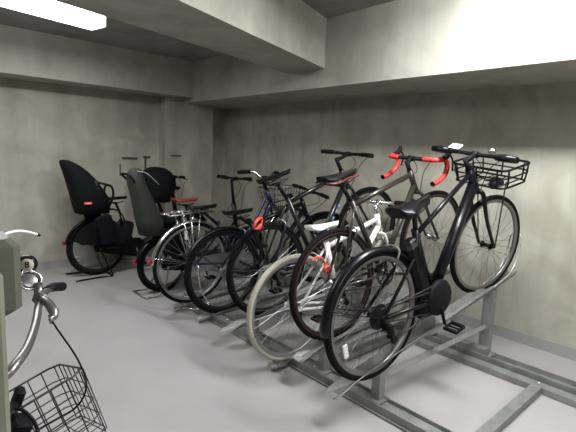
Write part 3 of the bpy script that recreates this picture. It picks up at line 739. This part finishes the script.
def channel(y, yaw, x0, z0, x1, z1, high, hoop=True, yref=None):
    """U channel rising from (x0,z0) to (x1,z1), turned by yaw about its middle"""
    a = math.atan2(z1-z0, x1-x0); L = math.hypot(x1-x0, z1-z0); ty = math.tan(R_(yaw))
    fn = lambda p: V((x0+p.x*math.cos(a)-p.z*math.sin(a), y+p.y+(p.x*math.cos(a))*ty, z0+p.x*math.sin(a)+p.z*math.cos(a)))
    x = MB(); rings = []
    for px, w, h in ((-.035, .030, .004), (0, .040, .018), (.10, .034, .030), (.25, .032, .034), (L, .032, .034)):
        tt = .004; f = .008
        rings.append([V((px, yy, zz)) for yy, zz in ((-w*.62, -.004), (w*.62, -.004), (w+f, h), (w+f-tt, h+.001), (w*.62-.003, 0), (-w*.62+.003, 0), (-w-f+tt, h+.001), (-w-f, h))])
    x.rings(rings, False).xf(fn); ch = rb(x, 'wheel_channel')
    x = MB()
    x.rings([[V((px, yy, zz)) for yy, zz in ((-.020, .002), (.020, .002), (.026, .012), (-.026, .012))] for px in (-.040, -.006)], False); x.xf(fn); rb(x, 'channel_tip', 'galvl', ch)
    zz = lambda X: z0+(X-x0)*math.tan(a)
    yyf = lambda X: y+(X-x0)*ty
    if high:
        for X, nm in ((1.90, .05), (2.96, .062)):
            x = MB(); x.box((X, yyf(X), (zz(X)-.004+.03)/2), (nm, nm, zz(X)-.034)); x.box((X, yyf(X), .042), (nm*1.9, nm*1.9, .01)); rb(x, 'post')
        x = MB(); A = V((1.92, yyf(1.92), .165)); B = V((2.94, yyf(2.94), .235))
        x.tube([A, B], .020, 4, up=(0, 0, 1)); rb(x, 'brace')
        x = MB(); x.box((2.90, yyf(2.9)+.12, .075), (.07, .34, .055)); rb(x, 'slider')
    else:
        for X in (1.90, 2.92):
            x = MB(); x.box((X, yyf(X), (zz(X)+.03)/2), (.05, .05, max(.012, zz(X)-.03))); rb(x, 'post')
    if hoop:
        x = MB(); q = []
        for sd in (-1, 1):
            side = [(L-.30, sd*.036, .03), (L-.10, sd*.040, .06), (L-.0, sd*.040, .16), (L+.05, sd*.036, .27)]
            q.append(spline(side, 5))
        x.tube(q[0]+spline([(L+.05, -.036, .27), (L+.06, 0, .30), (L+.05, .036, .27)], 4)[1:-1]+q[1][::-1], .005, 6); x.xf(fn); rb(x, 'wheel_hoop', 'galvl', ch)
    return ch
channel(1.325, -6, 1.585, .165, 3.22, .565, True)
channel(1.706, -4, 1.72, .165, 3.2, .49, True)
channel(1.931, -3, 1.72, .028, 3.15, .12, False)
channel(2.40, -4, 1.66, .095, 3.2, .44, True)
channel(2.86, -3, 1.76, .030, 3.15, .12, False)
channel(3.184, -2, 1.72, .036, 3.15, .13, False)

# ---------------------------------------------------------------- red cable locks
def hitY(px, py, Y):
    d = rt*((px-288)/440)+up*(-(py-216)/440)+fw; t = Y/d.y; return V((0, 0, CH))+d*t
def coil(label, c, r=.045, tilt=0, extra=None):
    x = MB(); pts = []
    for i in range(0, 37):
        a = 2*PI*i/20+1; pts.append(V((math.cos(a)*r*(1+.16*math.sin(a*.7)), -.014+.010*i/20, math.sin(a)*r*.75)))
    x.tube(pts, .0062, 8)
    if extra: x.tube(spline([V(p) for p in extra], 6), .006, 8)
    t = x.build('cable_lock', 'redl'); t.location = c; t.rotation_euler = (R_(12), R_(tilt), R_(15)); tag(t, label, 'bicycle lock')
    y = MB(); y.tube([(-r*.5, -.026, -r*.72), (r*.5, -.026, -r*.68)], .0085, 10); y.build('lock_body', 'redd', t); return t
coil('coiled red cable lock hanging above the rear wheel of the blue decal bicycle', hitY(258, 223, 2.30), .050, -20)
c2 = hitY(326, 269, 1.70)
coil('red cable lock threaded through the rear wheel of the road bicycle', c2, .026, 30, [(0, 0, .0), (-.04, .01, .03), (-.09, .02, .035), (-.13, .02, .02), (-.145, .02, -.01)])

# ---------------------------------------------------------------- marks on the back wall
def ray(px, py): return rt*((px-288)/440)+up*(-(py-216)/440)+fw
def wallmark(n, x0, y0, x1, y1, Y):
    d = ray(x0, y0); a = V((0, 0, CH))+d*(Y/d.y); d = ray(x1, y1); c = V((0, 0, CH))+d*(Y/d.y)
    x = MB(); x.box(((a.x+c.x)/2, Y-.004, (a.z+c.z)/2), (abs(a.x-c.x)+.001, .008, abs(a.z-c.z)+.001)); struct(x.build(n, 'mark'))
wallmark('trim_7', 122, 157, 137, 159.5, Y1); wallmark('trim_8', 143, 156, 150, 158.5, Y1)
wallmark('trim_9', 144.5, 158, 146, 182, Y1); wallmark('trim_10', 119.5, 164, 120.5, 176, Y1); wallmark('trim_11', 171, 155, 181, 156.5, 4.96)

# ---------------------------------------------------------------- left foreground: post, utility box, bicycle end
x = MB(); x.box((.02, .74, .585), (.17, .16, 1.17), bev=.006)
tag(x.build('metal_post', 'gpost'), 'pale green grey post at the left edge, in front of the dark olive box', 'post')
ub = thing('utility_box', 'dark olive box fixed to the post at the left edge', 'utility box', (.06, .95, .87))
x = MB(); x.box((-.057, -.035, .238), (.32, .125, .135), bev=.012); x.build('box_body', 'gbox', ub)
x = MB(); x.box((-.09, -.10, .235), (.22, .012, .10), bev=.004); x.build('cover', 'gbox', ub)
def dep(px, py, d): return V((0, 0, CH))+ray(px, py)*d
x = MB(); o = V((.06, .95, .87)); pts = [dep(-14, 241, 1.02), dep(0, 236, 1.05), dep(10, 232.5, 1.08), dep(20, 231, 1.11), dep(30, 232.5, 1.14), dep(37, 234.5, 1.16)]
x.tube([p-o for p in spline(pts, 4)], .0035, 8); x.tube([dep(-14, 241, 1.02)-o, V((-.10, 0, .25))], .0035, 8); cr = x.build('curved_rod', 'whitep', ub, 'thin white curved rod')
x = MB(); x.tube([pts[-1]-o, dep(40, 235.5, 1.17)-o], [.005, .003], 8); x.build('rod_tip', 'matte', cr)

fo = V((.2, 1.02, 0))
fb = thing('bicycle', 'bicycle at the left foreground with grey handlebar, number 8 bell and wire basket', 'bicycle', fo)
L_ = lambda p: V(p)-fo
def fbuild(x, n, m, par=fb, label=None): x.xf(lambda p: p-fo); return x.build(n, m, par, label)
bar = spline([dep(54, 287.5, 1.50), dep(47, 291, 1.42), dep(40, 299, 1.30), dep(36, 322, 1.16), dep(28, 346, 1.03), dep(16, 364, .95), dep(5, 376, .92), dep(-8, 380, .93)], 8)
x = MB(); x.tube(bar, .0105, 12); hb_ = fbuild(x, 'handlebar', 'barmetal')
x = MB(); x.tube([dep(46, 290.5, 1.42), dep(53, 287, 1.5), dep(63, 286.5, 1.55)], [.012, .0155, .0155], 10); fbuild(x, 'grip', 'matte', hb_)
x = MB(); x.box(dep(40, 298, 1.29), (.03, .035, .035), (.3, .2, .5), bev=.006); x.tube(spline([dep(40, 298, 1.28), dep(48, 303, 1.26), dep(54, 313, 1.24), dep(52, 318, 1.23)], 5), [.015]*5+[.015]*5+[.012]*6, 8, flat=.6)
fbuild(x, 'brake_lever', 'barmetal', hb_)
x = MB(); x.lathe(dep(51.5, 319, 1.23), (.1, .1, -1), [(.006, -.01), (.008, 0), (.006, .012)], 10); fbuild(x, 'cable_ferrule', 'alu', hb_)
x = MB(); x.tube([dep(39, 297, 1.29), dep(38, 284, 1.31)], [.014, .012], 10); cl = fbuild(x, 'bell_clamp', 'barmetal', hb_)
# ring shaped lamp bezel facing the camera-left
c = dep(30, 280, 1.30); axn = (V((0, 0, CH))-c).normalized(); axn = (axn+V((.25, .1, .35))).normalized()
x = MB(); prof = [(.029+.0042*math.cos(a), .005*math.sin(a)) for a in [2*PI*k/8 for k in range(8)]]
x.lathe(c, axn, prof, 32, closed=True); x.lathe(c-axn*.006, axn, [(.024, -.012), (.026, 0)], 24); fbuild(x, 'bell_ring', 'chrome', cl)
x = MB(); x.lathe(c-axn*.003, axn, [(.024, 0), (.020, .002), (.001, .003)], 24); fbuild(x, 'bell_face', 'barmetal', cl)
c = dep(26.5, 264.5, 1.36); axn = (V((0, 0, CH))-c).normalized()
x = MB(); rr = .031; x.lathe(c, axn, [(rr*math.cos(a), rr*math.sin(a)) for a in [R_(-80+16*k) for k in range(11)]], 24); x.tube([c, dep(36, 288, 1.33)], .008, 8); ball = fbuild(x, 'bell', 'black', hb_, 'round black bell with a white circle and number 8')
x = MB(); cc = dep(27, 265, 1.36-.031); x.lathe(cc, axn, [(.019, -.008), (.0175, .001), (.001, .0022)], 24); fbuild(x, 'bell_disc', 'cream', ball)
cu = bpy.data.curves.new('numeral', 'FONT'); cu.body = '8'; cu.size = .026; cu.align_x = 'CENTER'; cu.align_y = 'CENTER'; cu.extrude = .0006; cu.offset = .0006
dg = bpy.context.evaluated_depsgraph_get()
tmp = bpy.data.objects.new('numeral', cu); COL.objects.link(tmp); bpy.context.view_layer.update()
me = bpy.data.meshes.new_from_object(tmp.evaluated_get(bpy.context.evaluated_depsgraph_get())); bpy.data.objects.remove(tmp)
me.materials.clear(); me.materials.append(M['matte'])
tmp = bpy.data.objects.new('numeral', me); COL.objects.link(tmp); tmp.parent = ball
q = axn.to_track_quat('Z', 'Y'); tmp.rotation_mode = 'QUATERNION'; tmp.rotation_quaternion = q
tmp.location = cc+axn*.0028-fo
x = MB(); x.tube(spline([dep(52, 321, 1.23), dep(60, 333, 1.2), dep(72, 350, 1.17), dep(80, 364, 1.15), dep(86, 380, 1.13), dep(84, 396, 1.12), dep(74, 409, 1.12), dep(55, 420, 1.08), dep(38, 430, 1.0), dep(22, 440, .95)], 8), .0026, 8); fbuild(x, 'cable', 'matte')
x = MB(); x.tube(spline([dep(15, 408, 1.0), dep(24, 411, 1.0), dep(33, 420, 1.0), dep(38, 432, 1.0), dep(40, 450, .98)], 6), .004, 8); fbuild(x, 'cable', 'matte')
# basket
B = dep(57, 364, 1.35); C_ = dep(85, 369, 1.12); W_ = (dep(81, 416, 1.40)-B)*.95
vv = (C_-B); ww = W_; uu = -(vv.cross(ww)).normalized()*.25
if uu.x > 0: uu = -uu
x = MB()
def bp_(s, v_, w_):   # s along length, v_ across, w_ down ; taper
    k = 1-.03*w_
    s2 = .5+(s-.5)*k; v2 = .5+(v_-.5)*k
    return B+uu*s2+vv*v2+ww*w_
def bloop(w_, q=.12):
    pts = []
    for (a0, b0, a1, b1) in ((0, 0, 0, 1), (0, 1, 1, 1), (1, 1, 1, 0), (1, 0, 0, 0)):
        for t_ in (q, .35, .65, 1-q): pts.append(bp_(a0+(a1-a0)*t_, b0+(b1-b0)*t_, w_))
    return pts
for i in range(5): x.tube(bloop(i/4), .0019 if i else .003, 5, closed=True)
for i in range(7):
    s_ = .04+.92*i/6; x.tube([bp_(s_, 0, 0), bp_(s_, 0, 1), bp_(s_, 1, 1), bp_(s_, 1, 0)], .0017, 4)
for i in range(6):
    s_ = .06+.88*i/5; x.tube([bp_(0, s_, 0), bp_(0, s_, 1), bp_(1, s_, 1), bp_(1, s_, 0)], .0017, 4)
bks = fbuild(x, 'basket', 'wire')
x = MB(); x.box(dep(18, 398, 1.05), (.02, .03, .05), (.2, .3, 0), bev=.004); x.box(dep(21, 424, 1.02), (.04, .05, .03), (.2, .3, 0), bev=.004); x.tube([dep(18, 398, 1.05), (.10, 1.02, .66)], .008, 6); x.tube([dep(21, 424, 1.02), (.10, 1.02, .60)], .008, 6); fbuild(x, 'basket_bracket', 'matte', bks)
# stem, head tube, fork, wheel
x = MB(); x.tube([dep(0, 378, .92), (.10, 1.02, .80)], .014, 10); fbuild(x, 'stem', 'barmetal')
x = MB(); x.tube([(.095, 1.02, .80), (.125, 1.02, .66)], .02, 12); x.tube([(.11, 1.02, .73), (-.30, 1.02, .42)], .019, 12); x.tube([(.12, 1.02, .68), (-.30, 1.02, .32)], .019, 12); x.tube([(-.30, 1.02, .30), (-.42, 1.02, .62)], .016, 12)
for sd in (-1, 1): x.tube([(-.32, 1.02+sd*.03, .32), (-.76, 1.02+sd*.06, .31)], .010, 8)
fbuild(x, 'frame', 'charcoal')
x = MB()
for sd in (-1, 1): x.tube([(.125, 1.02+sd*.02, .66), (.14, 1.02+sd*.05, .60), (.21, 1.02+sd*.055, .31)], .010, 8)
fbuild(x, 'fork', 'charcoal')
wheel(fb, V((.21, 1.02, .31))-fo, .31, .036, 'tyre', 'rimsil', 'spoke')
wheel(fb, V((-.76, 1.02, .31))-fo, .31, .036, 'tyre', 'rimsil', 'spoke')

# ---------------------------------------------------------------- world and view
w = bpy.data.worlds.new('world'); S.world = w; w.use_nodes = True
w.node_tree.nodes['Background'].inputs['Color'].default_value = (.02, .02, .022, 1)
S.view_settings.view_transform = 'Standard'; S.view_settings.look = 'None'; S.view_settings.gamma = 1
S.view_settings.exposure = 0.6
